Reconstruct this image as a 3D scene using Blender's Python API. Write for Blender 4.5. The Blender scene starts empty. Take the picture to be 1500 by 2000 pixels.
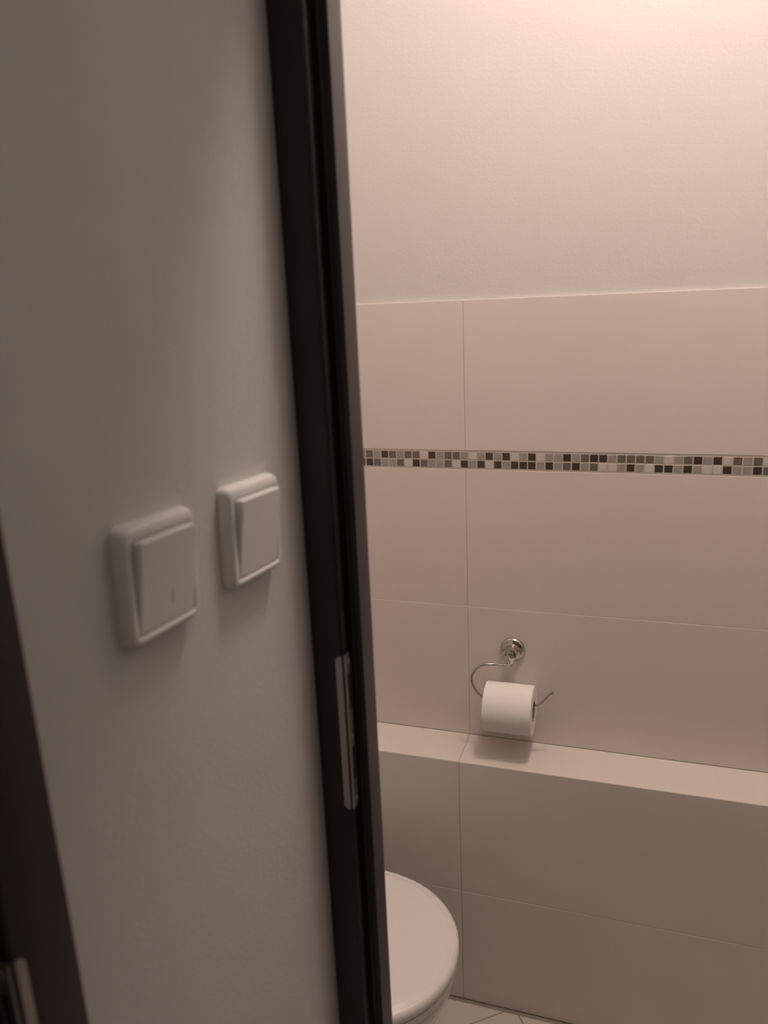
import bpy, bmesh, math, random
from mathutils import Vector, Matrix
random.seed(4)
S = bpy.context.scene
COL = S.collection

# ------------------------------------------------------------------ camera
F_PX = 1548.26
cam_d = bpy.data.cameras.new('camera')
cam = bpy.data.objects.new('camera', cam_d); COL.objects.link(cam)
cr, cu, cf = Vector((.9495, .3108, -.0434)), Vector((-.0417, .2621, .9641)), Vector((-.3110, .9136, -.2618))
cf.normalize(); cr = (cr - cf * cr.dot(cf)).normalized(); cu = cr.cross(cf)
CP = Vector((.3490, -1.5535, 1.5754))
cam.matrix_world = Matrix(((cr.x, cu.x, -cf.x, CP.x), (cr.y, cu.y, -cf.y, CP.y), (cr.z, cu.z, -cf.z, CP.z), (0, 0, 0, 1)))
cam_d.sensor_fit = 'VERTICAL'; cam_d.sensor_height = 24.0; cam_d.lens = F_PX / 2000 * 24.0
cam_d.clip_start = .02
cam_d.dof.use_dof = True; cam_d.dof.focus_distance = 1.62; cam_d.dof.aperture_fstop = 3.4
S.camera = cam

# ------------------------------------------------------------------ world, exposure, lights
S.view_settings.view_transform = 'Standard'; S.view_settings.look = 'None'
S.view_settings.gamma = 1; S.view_settings.use_curve_mapping = False
S.view_settings.exposure = 0.0
W = bpy.data.worlds.new('world'); S.world = W; W.use_nodes = True
W.node_tree.nodes['Background'].inputs[0].default_value = (1, .86, .7, 1)
W.node_tree.nodes['Background'].inputs[1].default_value = 0.0
LAMP_POS = Vector((.42, -.48, 2.70)); LAMP_STRENGTH = 82.0; LAMP_COLOR = (1, .805, .71)
HALL_POS = Vector((.65, -1.75, 2.70)); HALL_STRENGTH = 7.0; HALL_COLOR = (1, .86, .72)  # unseen hall lamp, added to fill in light on the hall side

# ------------------------------------------------------------------ materials
def srgb(r, g, b):
    f = lambda c: (c / 255 / 12.92) if c / 255 <= .04045 else ((c / 255 + .055) / 1.055) ** 2.4
    return (f(r), f(g), f(b), 1)
def mat(name, col, rough=.5, metal=0., noise=0., nscale=8., bump=0., bscale=60., coat=0., ior=1.5):
    m = bpy.data.materials.new(name); m.use_nodes = True
    nt = m.node_tree; b = nt.nodes['Principled BSDF']
    b.inputs['Base Color'].default_value = col; b.inputs['Roughness'].default_value = rough
    b.inputs['Metallic'].default_value = metal; b.inputs['IOR'].default_value = ior
    if coat: b.inputs['Coat Weight'].default_value = coat; b.inputs['Coat Roughness'].default_value = .1
    tc = nt.nodes.new('ShaderNodeTexCoord')
    if noise:
        n = nt.nodes.new('ShaderNodeTexNoise'); n.inputs['Scale'].default_value = nscale; n.inputs['Detail'].default_value = 4
        nt.links.new(tc.outputs['Object'], n.inputs['Vector'])
        mx = nt.nodes.new('ShaderNodeMix'); mx.data_type = 'RGBA'
        mx.inputs[6].default_value = tuple(c * (1 - noise) for c in col[:3]) + (1,)
        mx.inputs[7].default_value = tuple(min(1, c * (1 + noise)) for c in col[:3]) + (1,)
        nt.links.new(n.outputs['Fac'], mx.inputs[0]); nt.links.new(mx.outputs[2], b.inputs['Base Color'])
    if bump:
        n2 = nt.nodes.new('ShaderNodeTexNoise'); n2.inputs['Scale'].default_value = bscale; n2.inputs['Detail'].default_value = 3
        nt.links.new(tc.outputs['Object'], n2.inputs['Vector'])
        bp = nt.nodes.new('ShaderNodeBump'); bp.inputs['Strength'].default_value = bump; bp.inputs['Distance'].default_value = .002
        nt.links.new(n2.outputs['Fac'], bp.inputs['Height']); nt.links.new(bp.outputs['Normal'], b.inputs['Normal'])
    return m
def wood(name, dark, light, rough):
    m = bpy.data.materials.new(name); m.use_nodes = True
    nt = m.node_tree; b = nt.nodes['Principled BSDF']; b.inputs['Roughness'].default_value = rough
    tc = nt.nodes.new('ShaderNodeTexCoord'); mp = nt.nodes.new('ShaderNodeMapping'); mp.inputs['Scale'].default_value = (160, 160, 4)
    n = nt.nodes.new('ShaderNodeTexNoise'); n.inputs['Scale'].default_value = 1.0; n.inputs['Detail'].default_value = 5
    mx = nt.nodes.new('ShaderNodeMix'); mx.data_type = 'RGBA'; mx.inputs[6].default_value = dark; mx.inputs[7].default_value = light
    nt.links.new(tc.outputs['Object'], mp.inputs['Vector']); nt.links.new(mp.outputs[0], n.inputs['Vector'])
    nt.links.new(n.outputs['Fac'], mx.inputs[0]); nt.links.new(mx.outputs[2], b.inputs['Base Color'])
    return m
M_PAINT = mat('white_wall_paint', (.66, .64, .62, 1), .85, noise=.02, nscale=5, bump=.15, bscale=180)
M_HALL = mat('hall_wall_paint', (.62, .62, .61, 1), .8, noise=.03, nscale=6, bump=.2, bscale=220)
M_CEIL = mat('ceiling_paint', (.82, .81, .79, 1), .9, bump=.1)
M_TILE = mat('cream_wall_tile', (.73, .67, .63, 1), .42, noise=.02, nscale=3, bump=.04, bscale=15)
M_GROUT = mat('wall_grout', (.50, .455, .40, 1), .9, noise=.08, nscale=40)
M_LITGROUT = mat('highlit_joint_grout', (.86, .82, .77, 1), .7)  # lighter joint tone: the edge highlight is put into the colour
M_MGROUT = mat('worn_wall_grout', (.66, .61, .56, 1), .8)
M_WGROUT = mat('mosaic_grout', (.70, .67, .63, 1), .8)
M_FLOOR = mat('floor_tile', (.62, .59, .55, 1), .4, noise=.06, nscale=14, bump=.05)
M_FGROUT = mat('floor_grout', (.30, .26, .22, 1), .9)
M_WENGE = wood('dark_wenge_veneer', (.0085, .0065, .0055, 1), (.018, .013, .011, 1), .42)
M_RUBBER = mat('black_rubber_gasket', (.006, .006, .006, 1), .6)
M_NICKEL = mat('matt_nickel', (.44, .42, .39, 1), .38, metal=.85, bump=.05)
M_HOLE = mat('pocket_shade_black', (.004, .004, .004, 1), .9)  # black painted in for the shade inside the plate's pockets
M_SWITCH = mat('white_switch_plastic', (.76, .76, .755, 1), .38, noise=.01)
M_MARK = mat('grey_printed_mark', (.25, .22, .25, 1), .6)
M_CHROME = mat('polished_chrome', (.56, .53, .50, 1), .14, metal=1.0)
M_PAPER = mat('tissue_paper', (.86, .84, .82, 1), .95, noise=.02, nscale=90, bump=.35, bscale=500)
M_CARD = mat('brown_cardboard', (.33, .22, .15, 1), .9)
M_CERAMIC = mat('white_ceramic', (.80, .785, .76, 1), .18, coat=.3)
M_SEAT = mat('white_toilet_seat_plastic', (.80, .78, .75, 1), .33)
def emis(name, col, s):
    m = bpy.data.materials.new(name); m.use_nodes = True; nt = m.node_tree
    b = nt.nodes['Principled BSDF']; b.inputs['Base Color'].default_value = (.8, .8, .8, 1)
    b.inputs['Emission Color'].default_value = (*col, 1); b.inputs['Emission Strength'].default_value = s
    return m
M_LAMP = emis('lit_opal_glass', LAMP_COLOR, LAMP_STRENGTH)
M_HFILL = emis('hall_fill_glow', HALL_COLOR, HALL_STRENGTH)

# ------------------------------------------------------------------ helpers
def box(bm, x0, x1, y0, y1, z0, z1, mi=0, bev=0., seg=2, M=None):
    t = bmesh.new(); bmesh.ops.create_cube(t, size=1)
    for v in t.verts:
        v.co = Vector(((x0 + x1) / 2 + v.co.x * (x1 - x0), (y0 + y1) / 2 + v.co.y * (y1 - y0), (z0 + z1) / 2 + v.co.z * (z1 - z0)))
    if bev: bmesh.ops.bevel(t, geom=t.edges[:], offset=bev, segments=seg, profile=.5, affect='EDGES')
    join(bm, t, mi, M)
def join(bm, t, mi=0, M=None):
    vm = {}
    for v in t.verts: vm[v] = bm.verts.new(M @ v.co if M else v.co)
    for f in t.faces:
        try: nf = bm.faces.new([vm[v] for v in f.verts]); nf.material_index = mi; nf.smooth = f.smooth
        except ValueError: pass
    t.free()
def obj(name, bm, mats, parent=None, smooth=None):
    bmesh.ops.recalc_face_normals(bm, faces=bm.faces[:])
    me = bpy.data.meshes.new(name); bm.to_mesh(me); bm.free()
    for m in (mats if isinstance(mats, (list, tuple)) else [mats]): me.materials.append(m)
    o = bpy.data.objects.new(name, me); COL.objects.link(o)
    if smooth is not None:
        for p in me.polygons: p.use_smooth = True
        if smooth < 180: me.set_sharp_from_angle(angle=math.radians(smooth))
    if parent: o.parent = parent; o.matrix_parent_inverse = Matrix.Identity(4)
    return o
def empty(name, loc=(0, 0, 0), rz=0):
    o = bpy.data.objects.new(name, None); COL.objects.link(o); o.location = loc; o.rotation_euler = (0, 0, rz); o.empty_display_size = .05
    return o
def tag(o, label=None, cat=None, group=None, kind=None):
    if label: o['label'] = label
    if cat: o['category'] = cat
    if group: o['group'] = group
    if kind: o['kind'] = kind
    return o
def loft(bm, rings, closed_ends=True, mi=0):
    R_ = [[bm.verts.new(p) for p in r] for r in rings]; n = len(R_[0])
    for a, b in zip(R_, R_[1:]):
        for i in range(n):
            f = bm.faces.new((a[i], a[(i + 1) % n], b[(i + 1) % n], b[i])); f.material_index = mi
    if closed_ends:
        for r in (R_[0], R_[-1]): f = bm.faces.new(r); f.material_index = mi
def lathe(bm, prof, axis_pt, axis, n=48, mi=0):
    """prof = [(radius, distance along the axis)]"""
    ax = Vector(axis).normalized(); a = ax.orthogonal().normalized(); b = ax.cross(a); rings = []
    for r, d in prof:
        r = max(r, 1e-5)
        rings.append([Vector(axis_pt) + ax * d + (a * math.cos(2 * math.pi * k / n) + b * math.sin(2 * math.pi * k / n)) * r for k in range(n)])
    loft(bm, rings, True, mi)
def tube(bm, pts, rad, n=16, mi=0):
    pts = [Vector(p) for p in pts]; rings = []; prev = None
    for i, p in enumerate(pts):
        t = (pts[min(i + 1, len(pts) - 1)] - pts[max(i - 1, 0)]).normalized()
        a = t.orthogonal().normalized() if prev is None else (prev - t * prev.dot(t)).normalized()
        prev = a; b = t.cross(a); r = rad[i] if isinstance(rad, list) else rad
        rings.append([p + (a * math.cos(2 * math.pi * k / n) + b * math.sin(2 * math.pi * k / n)) * r for k in range(n)])
    loft(bm, rings, True, mi)
def smooth_path(pts, k=10):
    P = [Vector(p) for p in pts]; P = [P[0] * 2 - P[1]] + P + [P[-1] * 2 - P[-2]]; out = []
    for i in range(1, len(P) - 2):
        for j in range(k):
            t = j / k; a, b, c, d = P[i - 1:i + 3]
            out.append(.5 * ((2 * b) + (c - a) * t + (2 * a - 5 * b + 4 * c - d) * t * t + (3 * b - 3 * c + d - a) * t ** 3))
    out.append(P[-2]); return out

# ------------------------------------------------------------------ room dimensions
BX0, BX1 = -.66, 1.15              # toilet room, left and right wall
DY0, DY1 = -.853, -.800            # partition that holds the toilet-room door
CEIL = 2.76
OP0, OP1, OPH = .060, .760, 2.0    # clear opening
LZ, LD = .6224, .1142              # tiled ledge: height, depth
PHI = .0656                        # switch wall against the partition's normal
SW0 = Vector((.0194, -1.0, 0)); SWD = Vector((math.sin(PHI), math.cos(PHI), 0)); SWN = Vector((math.cos(PHI), -math.sin(PHI), 0))
def swm(s, z):                     # frame on the switch wall: X along it, Y up, Z out of it
    o = SW0 + SWD * s; o.z = z
    return Matrix(((SWD.x, 0, SWN.x, o.x), (SWD.y, 0, SWN.y, o.y), (0, 1, 0, o.z), (0, 0, 0, 1)))

# ------------------------------------------------------------------ structure
bm = bmesh.new(); box(bm, -2.0, 1.4, -3.0, .15, -.12, -.0012)
floor = tag(obj('floor', bm, M_FGROUT), 'beige square floor tiles laid diagonally with thin dark joints', kind='structure')
bm = bmesh.new()                   # square tiles laid diagonally, cut along the walls
T = .30; MR = Matrix.Translation((.115, -.1075, 0)) @ Matrix.Rotation(math.radians(-52), 4, 'Z')
for i in range(-6, 14):
    for j in range(-11, 8):
        c = MR @ Vector(((i + .5) * T, -(j + .5) * T, 0))
        if -2.2 < c.x < 1.4 and -3.1 < c.y < .12:
            box(bm, i * T + .0014, (i + 1) * T - .0014, -(j + 1) * T + .0014, -j * T - .0014, -.006, 0, 0, .0008, 1, MR)
for co, no in (((0, -LD - .010, 0), (0, 1, 0)), ((0, -2.88, 0), (0, -1, 0)), ((1.14, 0, 0), (1, 0, 0)), ((-1.88, 0, 0), (-1, 0, 0))):
    bmesh.ops.bisect_plane(bm, geom=bm.verts[:] + bm.edges[:] + bm.faces[:], plane_co=co, plane_no=no, clear_outer=True)
    bmesh.ops.holes_fill(bm, edges=[e for e in bm.edges if e.is_boundary])
obj('floor_tiles', bm, M_FLOOR, floor)
bm = bmesh.new(); box(bm, -2.0, 1.4, -3.0, .15, CEIL, CEIL + .1)
tag(obj('ceiling', bm, M_CEIL), kind='structure')

# back wall of the toilet room: plaster, tiles and mosaic band
bm = bmesh.new(); box(bm, BX0 - .1, BX1 + .1, .006, .15, 0, CEIL)
wb = tag(obj('wall_back', bm, M_PAINT), 'white painted wall above cream tiles with a mosaic band', kind='structure')
Z1 = LZ + .3062; ZM0 = Z1 + .3000; ZM1 = ZM0 + .0385; ZT = ZM1 + .2955
G = .0007
bm = bmesh.new()
box(bm, BX0, BX1, .0005, .0062, LZ - .01, ZT - .001, 1)
box(bm, BX0, BX1, .0003, .0055, Z1 - .0012, Z1 + .0012, 2)  # pale strip paints the light caught along the horizontal joint
for i in range(-2, 3):
    x0, x1 = max(i * .66, BX0), min((i + 1) * .66, BX1)
    for a, b in ((LZ + .0005, Z1 - G), (Z1 + G, ZM0 - G), (ZM1 + G, ZT)):
        if x1 - x0 > .01: box(bm, x0 + G, x1 - G, 0, .006, a, b, 0, .0005, 2)
obj('tile_cladding', bm, [M_TILE, M_GROUT, M_LITGROUT], wb)
# mosaic band: two rows, five tones (0 off-white .. 3 dark brown, 4 blue-grey)
TONES = [(.62, .585, .545, 1), (.36, .325, .29, 1), (.165, .14, .115, 1), (.065, .047, .035, 1), (.13, .13, .15, 1)]
mm = [M_WGROUT] + [mat('mosaic_glass_tone', c, .25, noise=.12, nscale=60, coat=.3) for c in TONES]
SEQ = [(2, 3), (1, 2), (3, 1), (2, 1), (1, 2), (2, 0), (2, 3), (0, 2), (3, 1), (1, 1), (2, 2), (2, 0), (1, 3), (0, 1), (1, 3), (3, 0),
       (1, 3), (3, 1), (0, 3), (1, 3), (3, 3), (0, 1), (1, 3), (1, 1), (3, 2), (1, 3), (2, 1), (3, 2), (3, 0), (1, 0), (2, 1), (2, 3),
       (2, 1), (2, 0), (1, 3), (0, 3), (1, 1), (2, 3), (3, 1), (1, 0), (3, 0), (0, 3), (2, 1), (1, 1), (2, 3), (0, 4)]
bm = bmesh.new(); box(bm, BX0, BX1, .0018, .0064, ZM0 - .0002, ZM1 + .0002, 0)
PX = .01704
for i in range(-26, 90):
    xc = -.2065 + i * PX
    if not (BX0 + .009 < xc < BX1 - .009): continue
    pr = SEQ[i] if 0 <= i < len(SEQ) else (random.choice((0, 1, 1, 2, 3)), random.choice((0, 1, 2, 3)))
    if i == -1: pr = (1, 2)
    for r in range(2):
        zc = (ZM0 + ZM1) / 2 + (.0086 if r == 0 else -.0086)
        box(bm, xc - .0077, xc + .0077, .0002, .005, zc - .0077, zc + .0077, 1 + pr[r], .0007, 1)
obj('mosaic_border', bm, mm, wb)

# tiled ledge (boxed-in pipes) along the back wall
bm = bmesh.new(); box(bm, BX0, BX1, -LD + .0006, -.0001, 0, LZ - .0006); box(bm, BX0, BX1, -LD + .0004, -LD + .005, .2985 - .001, .2985 + .001, 1)
lg = tag(obj('wall_ledge', bm, [M_GROUT, M_MGROUT]), 'low cream tiled ledge running along the back wall below the roll holder', kind='structure')
ZF = .2985
bm = bmesh.new()
for i in range(-2, 3):
    x0, x1 = max(i * .66, BX0), min((i + 1) * .66, BX1)
    for a, b in ((.002, ZF - G * .6), (ZF + G * .6, LZ - .0005)):
        if x1 - x0 > .01: box(bm, x0 + G, x1 - G, -LD, -LD + .007, a, b, 0, .0012, 2)
obj('front_tiles', bm, M_TILE, lg)
bm = bmesh.new()
for i in range(-2, 3):
    x0, x1 = max(i * .66, BX0), min((i + 1) * .66, BX1)
    if x1 - x0 > .01: box(bm, x0 + G, x1 - G, -LD + .0005, -.0005, LZ - .008, LZ, 0, .0012, 2)
obj('top_tiles', bm, M_TILE, lg)

def sidewall(name, x0, x1, y0, y1, tilex, m=M_PAINT):
    b_ = bmesh.new(); box(b_, x0, x1, y0, y1, 0, CEIL)
    w = tag(obj(name, b_, m), kind='structure')
    if tilex is not None:
        xa, xb, ya, yb = tilex; b_ = bmesh.new(); n = max(1, round((yb - ya) / .6)); st = (yb - ya) / n
        for k in range(n):
            for a, c in ((.002, Z1 - .6), (Z1 - .598, Z1 - .3), (Z1 - .298, Z1 - G), (Z1 + G, ZM0 - G), (ZM0 + G, ZM1 - G), (ZM1 + G, ZT)):
                box(b_, xa, xb, ya + k * st + G, ya + (k + 1) * st - G, a, c, 0, .0009, 1)
        obj('tile_cladding', b_, M_TILE, w)
    return w
sidewall('wall_left', BX0 - .1, BX0, DY1, .006, (BX0, BX0 + .006, DY1, -LD - .001))
sidewall('wall_right', BX1, BX1 + .1, -3.0, .006, (BX1 - .006, BX1, DY1, -LD - .001))

# partition with the toilet door opening
bm = bmesh.new()
box(bm, BX0 - .1, OP0 - .022, DY0, DY1, 0, CEIL)
box(bm, OP1 + .022, BX1, DY0, DY1, 0, CEIL)
box(bm, OP0 - .022, OP1 + .022, DY0, DY1, OPH + .022, CEIL)
tag(obj('wall_front', bm, M_PAINT), kind='structure')

# hall wall that carries the switches
SE = -.2715 ; SEND = .1475
bm = bmesh.new()
def swbox(b_, s0, s1, n0, n1, z0, z1, mi=0, bev=0., seg=2):
    M = Matrix(((SWD.x, SWN.x, 0, SW0.x), (SWD.y, SWN.y, 0, SW0.y), (0, 0, 1, 0), (0, 0, 0, 1)))
    box(b_, s0, s1, n0, n1, z0, z1, mi, bev, seg, M)
swbox(bm, SE + .022, SEND, -.08, 0, 0, CEIL)
tag(obj('wall_switches', bm, M_HALL), 'plain off-white hall wall carrying two light switches', kind='structure')
bm = bmesh.new()
swbox(bm, -2.0, SE - .722, -.08, 0, 0, CEIL); swbox(bm, SE - .722, SE + .022, -.08, 0, OPH + .022, CEIL)
tag(obj('wall_hall', bm, M_HALL), kind='structure')
bm = bmesh.new(); box(bm, -2.0, BX1, -3.0, -2.9, 0, CEIL); tag(obj('wall_rear', bm, M_HALL), kind='structure')
bm = bmesh.new(); box(bm, -2.0, -1.9, -2.9, DY0, 0, CEIL); box(bm, -2.0, BX0 - .1, DY0, DY0 + .1, 0, CEIL)
tag(obj('wall_side_room', bm, M_HALL), kind='structure')

# ------------------------------------------------------------------ door frames
def plan_extrude(b_, pts, z0, z1, M=None, mi=0):
    n = len(pts); a = [b_.verts.new((M @ Vector((x, y, z0))) if M else (x, y, z0)) for x, y in pts]
    c = [b_.verts.new((M @ Vector((x, y, z1))) if M else (x, y, z1)) for x, y in pts]
    for i in range(n): b_.faces.new((a[i], a[(i + 1) % n], c[(i + 1) % n], c[i])).material_index = mi
    b_.faces.new(a[::-1]); b_.faces.new(c)
def arc(cx, cy, r, a0, a1, n=6):
    return [(cx + r * math.cos(math.radians(a0 + (a1 - a0) * k / n)), cy + r * math.sin(math.radians(a0 + (a1 - a0) * k / n))) for k in range(n + 1)]

def frame(name, label, ML, w, face_w, depth, thin):
    """Local plan: x = across the opening (0 = rebate face of the near jamb, + into the opening),
       y = into the wall from the casing's face, z = up; ML maps to world."""
    root = tag(empty(name), label, kind='structure')
    root.matrix_world = ML
    reb, stop, sd = .0170, .0147, .0510
    def jamb(mirror):
        f = (lambda pts: [(w - x, y) for x, y in pts]) if mirror else (lambda pts: pts)
        b1 = bmesh.new()
        fw = .060 if mirror else face_w
        plan_extrude(b1, f([(-fw, .012), (-fw, .003)] + arc(-fw + .003, .003, .003, 180, 270, 4) + arc(-.004, .004, .004, 270, 360, 6) + [(0, .012)]), 0, OPH + fw - .004)
        obj('casing', b1, M_WENGE, root, smooth=40)
        b1 = bmesh.new()
        plan_extrude(b1, f([(-.018, .0121), (0, .0121), (0, reb), (stop, reb)] + arc(stop - .002, sd - .002, .002, 0, 90, 4) + [(0, sd), (0, depth - .0121), (-.018, depth - .0121)]), 0, OPH)
        obj('jamb', b1, M_WENGE, root, smooth=40)
        b1 = bmesh.new()
        plan_extrude(b1, f(arc(.0052, reb - .0001, .0030, 180, 360, 8)), .01, OPH - .003)
        obj('gasket', b1, M_RUBBER, root, smooth=60)
        b1 = bmesh.new()
        plan_extrude(b1, f([(-.022 if not mirror else -.05, depth - .012), (-.001, depth - .012), (-.001, depth - .004)] + arc(-.005, depth - .004, .004, 0, 90, 5) + [(-.022 if not mirror else -.05, depth)]), 0, OPH)
        obj('rear_casing', b1, M_WENGE, root, smooth=40)
    jamb(False); jamb(True)
    b1 = bmesh.new(); box(b1, .0005, w - .0005, 0, .012, OPH, OPH + .06, 0, .003, 3); obj('head_casing', b1, M_WENGE, root)
    b1 = bmesh.new(); box(b1, .0005, w - .0005, .0121, depth - .012, OPH - .001, OPH + .018); box(b1, stop, w - stop, reb, sd, OPH - .0143, OPH - .001)
    obj('head_jamb', b1, M_WENGE, root)
    return root

def strike_plate(root, z0, z1):
    """Angled nickel plate wrapped round the casing's edge, latch and bolt pockets in its inner leg."""
    H = z1 - z0; t = .0016; y1 = .0245
    b1 = bmesh.new(); n = 8
    # front leg: rounded strip on the casing's face
    def strip(b_, a0, a1, fixed, axis, rr):
        pts = []
        sy = 1 if True else 1
        for k in range(n + 1):
            a = math.pi / 2 * k / n; pts.append((a0 + rr - rr * math.sin(a) if False else a0 + rr * (1 - math.cos(a)), z1 - rr * (1 - math.sin(a))))
        return pts
    rr = .0060
    prof = [(-.0088 + rr * (1 - math.cos(math.pi / 2 * k / n)), z1 - rr * (1 - math.sin(math.pi / 2 * k / n))) for k in range(n + 1)]
    prof += [(-.0018, z1), (-.0018, z0)]
    prof += [(-.0088 + rr * (1 - math.sin(math.pi / 2 * k / n)), z0 + rr * (1 - math.cos(math.pi / 2 * k / n))) for k in range(n + 1)]
    lo = [b1.verts.new((x, -t, z)) for x, z in prof]; hi = [b1.verts.new((x, .0003, z)) for x, z in prof]
    for i in range(len(prof)): b1.faces.new((lo[i], lo[(i + 1) % len(prof)], hi[(i + 1) % len(prof)], hi[i]))
    b1.faces.new(lo); b1.faces.new(hi[::-1])
    # inner leg built round its two pockets
    h1 = (z1 - .36 * H, z1 - .12 * H); h2 = (z1 - .83 * H, z1 - .60 * H); ya, yb = .0008, .0150; ha, hb = .0050, .0125
    for (a, b_, c, d) in ((ya, ha, z0, z1), (hb, yb, z0 + .003, z1 - .003),
                          (ha, hb, z0, h2[0]), (ha, hb, h2[1], h1[0]), (ha, hb, h1[1], z1)):
        box(b1, -.0002, t, a, b_, c, d, 0, 0)
    sp = obj('strike_plate', b1, M_NICKEL, root, smooth=50); sp['label'] = 'matt metal strike plate with two dark latch pockets'
    for k, (a, b_) in enumerate((h2, h1)):
        b2 = bmesh.new(); box(b2, -.0001, .0004, ha, hb, a, b_, 0, 0)  # flat black inlay instead of a recess, painted as its shade
        obj('pocket_shade', b2, M_HOLE, sp)
    for zc in (z0 + .05 * H, z0 + .47 * H, z1 - .05 * H):
        b2 = bmesh.new(); lathe(b2, [(.0033, 0), (.0033, .0006), (.0025, .0011), (.0004, .0011)], (t - .0002, .0082, zc), (1, 0, 0), 20)
        obj('screw', b2, M_NICKEL, sp, smooth=40)
    return sp

ML1 = Matrix.Translation((.0640, -.8650, 0))
d1 = frame('door_1', 'dark brown wooden door frame right of the two light switches', ML1, .70, .0345, .0750, True)
strike_plate(d1, 1.0430, 1.2225)
# the other frame stands in the switch wall, its right jamb nearest the switches
o = SW0 + SWD * SE + SWN * .012
ML2 = Matrix(((-SWD.x, -SWN.x, 0, o.x), (-SWD.y, -SWN.y, 0, o.y), (0, 0, 1, 0), (0, 0, 0, 1)))
d2 = frame('door_2', 'dark brown wooden door frame at the left edge, left of the switches', ML2, .70, .0480, .104, True)
strike_plate(d2, 1.0340, 1.2135)

# ------------------------------------------------------------------ light switches
def rrect(w, h, r, z, n=6, dz=lambda x, y: 0, oy=0.):
    out = []
    for cx, cy, a0 in ((w / 2 - r, h / 2 - r, 0), (-w / 2 + r, h / 2 - r, 90), (-w / 2 + r, -h / 2 + r, 180), (w / 2 - r, -h / 2 + r, 270)):
        for k in range(n + 1):
            a = math.radians(a0 + 90 * k / n); x, y = cx + r * math.cos(a), cy + r * math.sin(a)
            out.append(Vector((x, y + oy, z + dz(x, y))))
    return out
def make_switch(label, s, z, rot):
    root = empty('light_switch'); root.matrix_world = swm(s, z) @ Matrix.Rotation(rot, 4, 'Z')
    tag(root, label, 'light switch', 'rocker light switches on the hall wall')
    b1 = bmesh.new()
    W_, H_ = .0820, .0865
    q = lambda d, r, z, **k: rrect(W_ - d, H_ - d, r, z, **k)
    loft(b1, [q(.0005, .006, 0), q(0, .006, .0025), q(.0010, .0062, .0070), q(.0028, .0064, .0098), q(.0056, .0066, .0112), q(.0100, .0060, .0118, oy=-.0008),
              q(.0150, .004, .0116, oy=-.0016), q(.0172, .0025, .0106, oy=-.0016), q(.0176, .0022, .0050, oy=-.0016)], True)
    obj('frame', b1, M_SWITCH, root, smooth=50)
    b1 = bmesh.new(); hump = lambda x, y: .0034 * y / .031
    p = lambda d, r, z, **k: rrect(W_ - .0186 - d, H_ - .0186 - d, r, z, oy=-.0016, **k)
    loft(b1, [p(0, .002, .0052), p(.0002, .0022, .0132, dz=hump), p(.0012, .0024, .0143, dz=hump), p(.0030, .002, .0147, dz=hump)], True)
    obj('rocker', b1, M_SWITCH, root, smooth=8)
    return root
SA = make_switch('left light switch of the two, white, with a faint printed mark on its rocker', -.1338 + .0405, 1.3890, -.045)
SB = make_switch('right light switch of the two, plain white rocker beside the dark door frame', -.0054 + .0405, 1.3862, -.045)
bm = bmesh.new(); zz = lambda y: .0147 + .0034 * (y + .0016) / .031
a_ = []
for x, y in ((.0035, -.0215), (.0042, -.0215), (.0042, -.0115), (.0035, -.0115)): a_.append(bm.verts.new((x, y, zz(y) + .00012)))
c_ = [bm.verts.new(v.co + Vector((0, 0, -.0003))) for v in a_]
bm.faces.new(a_); bm.faces.new(c_[::-1])
for i in range(4): bm.faces.new((a_[i], a_[(i + 1) % 4], c_[(i + 1) % 4], c_[i]))
rk = [c for c in SA.children if c.name.startswith('rocker')][0]
obj('printed_mark', bm, M_MARK, rk)

# ------------------------------------------------------------------ toilet roll holder and roll
RC = Vector((.0990, -.0590, .7315)); RR = .0520; RW = .100      # roll centre, radius, width
HX, HZ = .0960, .8400
hold = tag(empty('toilet_roll_holder', (HX, -.0001, HZ)), 'chrome toilet roll holder with round rosette and hooked wire on the tiled wall', 'toilet roll holder')
L = Vector((-HX, 0, -HZ))
bm = bmesh.new()
lathe(bm, [(.0262, 0), (.0262, .004), (.0250, .0065), (.0215, .0090), (.0165, .0105), (.0145, .0125), (.0136, .018), (.0136, .030), (.0124, .0345), (.0070, .0368), (.0005, .0370)], (0, 0, 0), (0, -1, 0), 56)
obj('rosette', bm, M_CHROME, hold, smooth=35)
bm = bmesh.new()
lathe(bm, [(.0005, .010), (.0075, .009), (.0088, .006), (.0088, -.016), (.0080, -.0215), (.0052, -.0245), (.0040, -.0275), (.0030, -.0285), (.0005, -.0287)], (0, -.0300, 0), (0, -.25, 1), 32)
obj('post', bm, M_CHROME, hold, smooth=35)
bm = bmesh.new()
AX = RC.z + .012                       # the bar carries the cardboard core from inside
wire = [(HX + .001, -.0375, HZ - .0205), (.082, -.045, .8210), (.062, -.053, .8250), (.040, -.058, .8225), (.0235, -.061, .8070), (.0195, -.063, .7875), (.0285, -.062, .7640), (.0410, -.060, .7510), (.050, -.059, AX + .0015),
        (.075, -.059, AX - .001), (.12, -.059, AX), (.152, -.059, AX + .001), (.166, -.059, AX + .010), (.180, -.059, AX + .028), (.186, -.060, AX + .034)]
tube(bm, [Vector(p) + L for p in smooth_path(wire, 10)], .0029, 14)
lathe(bm, [(.0005, -.004), (.0034, -.003), (.0040, 0), (.0034, .003), (.0005, .004)], Vector((.186, -.060, AX + .034)) + L, (.6, 0, .7), 20)
obj('wire_arm', bm, M_CHROME, hold, smooth=50)

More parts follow.
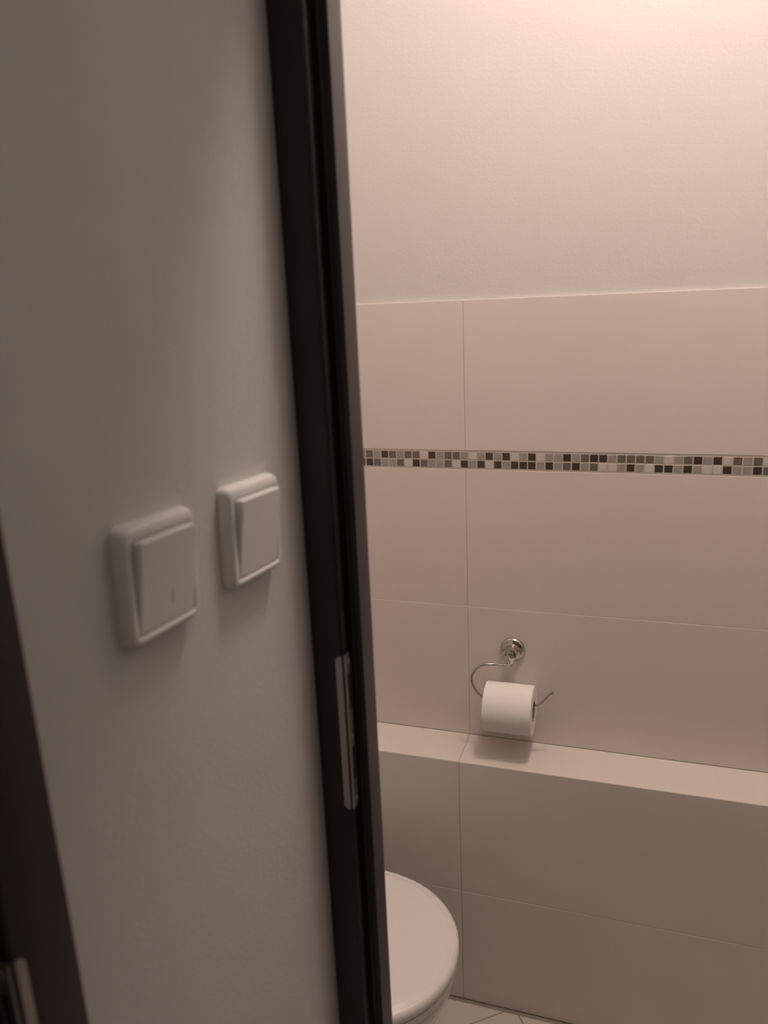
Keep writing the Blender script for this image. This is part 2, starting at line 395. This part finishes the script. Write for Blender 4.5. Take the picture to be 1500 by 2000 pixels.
roll = tag(empty('toilet_roll', RC), 'white toilet paper roll hanging on the chrome holder above the ledge', 'toilet roll')
bm = bmesh.new(); n = 72; RI = .0205
prof = [(RI, -RW / 2), (RR - .001, -RW / 2), (RR, -RW / 2 + .001), (RR, RW / 2 - .001), (RR - .001, RW / 2), (RI, RW / 2)]
rings = [[Vector((d, r * math.cos(2 * math.pi * k / n), r * math.sin(2 * math.pi * k / n))) for k in range(n)] for r, d in prof]
R_ = [[bm.verts.new(p) for p in r] for r in rings]
for a, b in zip(R_, R_[1:] + R_[:1]):
    for i in range(n): bm.faces.new((a[i], a[(i + 1) % n], b[(i + 1) % n], b[i]))
obj('paper', bm, M_PAPER, roll, smooth=40)
bm = bmesh.new()
prof = [(RI - .0014, -RW / 2 - .0004), (RI, -RW / 2 - .0004), (RI, RW / 2 + .0004), (RI - .0014, RW / 2 + .0004)]
R_ = [[bm.verts.new((d, r * math.cos(2 * math.pi * k / n), r * math.sin(2 * math.pi * k / n))) for k in range(n)] for r, d in prof]
for a, b in zip(R_, R_[1:] + R_[:1]):
    for i in range(n): bm.faces.new((a[i], a[(i + 1) % n], b[(i + 1) % n], b[i]))
obj('cardboard_core', bm, M_CARD, roll, smooth=40)
# ------------------------------------------------------------------ toilet (faces +X, its back against the left wall)
TY = -.428; TX = .0645; LIDZ = .430
toilet = tag(empty('toilet', (-.25, TY, 0)), 'white toilet with closed lid beside the tiled ledge, behind the door frame', 'toilet')
L = Vector((.25, -TY, 0))
def outline(a, w, back, z, n=64, cx=None, pw=2.06):
    """rounded front, straighter sides, flat back; a = front reach from the widest point, w = half width"""
    cx = TX - .208 if cx is None else cx; out = []
    for k in range(n):
        t = 2 * math.pi * k / n; c, s = math.cos(t), math.sin(t)
        p = pw if c > 0 else 3.4
        rr_ = (abs(c) ** p + abs(s) ** p) ** (-1 / p)
        out.append(Vector((cx + rr_ * c * (a if c > 0 else back), TY + rr_ * s * w, z)) + L)
    return out
bm = bmesh.new()
O = lambda d, z: outline(.208 - d, .188 - d, .235 - d, z)
loft(bm, [O(.012, LIDZ - .024), O(.003, LIDZ - .0235), O(0, LIDZ - .020), O(0, LIDZ - .010), O(.002, LIDZ - .0045), O(.007, LIDZ - .0015), O(.0090, LIDZ - .0010), O(.0102, LIDZ - .0021), O(.0118, LIDZ - .0021), O(.0135, LIDZ - .0002),
          O(.022, LIDZ + .0012), O(.045, LIDZ + .0028), O(.08, LIDZ + .004), O(.13, LIDZ + .0048), O(.18, LIDZ + .005)], True)
obj('lid', bm, M_SEAT, toilet, smooth=50)
bm = bmesh.new()
Q = lambda d, z: outline(.206 - d, .183 - d, .225 - d, z)
loft(bm, [Q(.010, LIDZ - .045), Q(.002, LIDZ - .043), Q(.001, LIDZ - .036), Q(.002, LIDZ - .030), Q(.010, LIDZ - .0275)], True)
obj('seat', bm, M_SEAT, toilet, smooth=50)
bm = bmesh.new()
secs = [(.115, .105, .27, 0), (.118, .108, .275, .008), (.112, .100, .27, .03), (.105, .092, .265, .12), (.118, .100, .262, .19), (.150, .130, .258, .26),
        (.182, .160, .25, .32), (.198, .176, .245, .36), (.201, .179, .24, LIDZ - .056), (.197, .175, .235, LIDZ - .050), (.185, .163, .225, LIDZ - .0475)]
loft(bm, [outline(a, w, b, z) for a, w, b, z in secs], True)
obj('bowl', bm, M_CERAMIC, toilet, smooth=60)
bm = bmesh.new(); box(bm, -.652, -.470, TY - .19, TY + .19, .385, .760, 0, .02, 4, Matrix.Translation(L)); obj('cistern', bm, M_CERAMIC, toilet, smooth=50)
bm = bmesh.new(); box(bm, -.654, -.464, TY - .195, TY + .195, .7605, .785, 0, .009, 3, Matrix.Translation(L)); obj('cistern_lid', bm, M_CERAMIC, toilet, smooth=50)
bm = bmesh.new(); box(bm, -.652, -.395, TY - .14, TY + .14, .32, .3845, 0, .015, 3, Matrix.Translation(L)); obj('cistern_shelf', bm, M_CERAMIC, toilet, smooth=50)
bm = bmesh.new(); lathe(bm, [(.022, 0), (.022, .006), (.019, .008), (.001, .007)], Vector((-.56, TY, .785)) + L, (0, 0, 1), 32); obj('flush_button', bm, M_CHROME, toilet, smooth=40)
for s in (-1, 1):
    bm = bmesh.new(); lathe(bm, [(.012, -.028), (.0125, 0), (.0125, .008), (.009, .012), (.001, .013)], Vector((-.372, TY + s * .075, LIDZ - .01)) + L, (0, 0, 1), 28)
    obj('hinge', bm, M_CHROME, toilet, smooth=40)

# ------------------------------------------------------------------ toilet-room lamp and added hall fill lamp
def ceiling_lamp(pos, rad, m, label):
    root = tag(empty('ceiling_lamp', (pos.x, pos.y, CEIL)), label, 'ceiling lamp')
    b1 = bmesh.new(); lathe(b1, [(.001, .0), (rad * 1.04, 0), (rad * 1.04, .012), (rad * .99, .016), (.001, .016)], (0, 0, 0), (0, 0, -1), 48)
    obj('base', b1, M_SWITCH, root, smooth=40)
    b1 = bmesh.new(); dome = [(rad * math.cos(t), .0165 + (CEIL - pos.z + .03) * math.sin(t)) for t in [i * math.pi / 2 / 10 for i in range(11)]]
    lathe(b1, dome, (0, 0, 0), (0, 0, -1), 40)
    obj('glass_shade', b1, m, root, smooth=60)
    return root
ceiling_lamp(LAMP_POS, .12, M_LAMP, 'round opal glass ceiling lamp lighting the toilet room')
ceiling_lamp(HALL_POS, .15, M_HFILL, 'added unseen ceiling lamp filling in light in the dim hall')
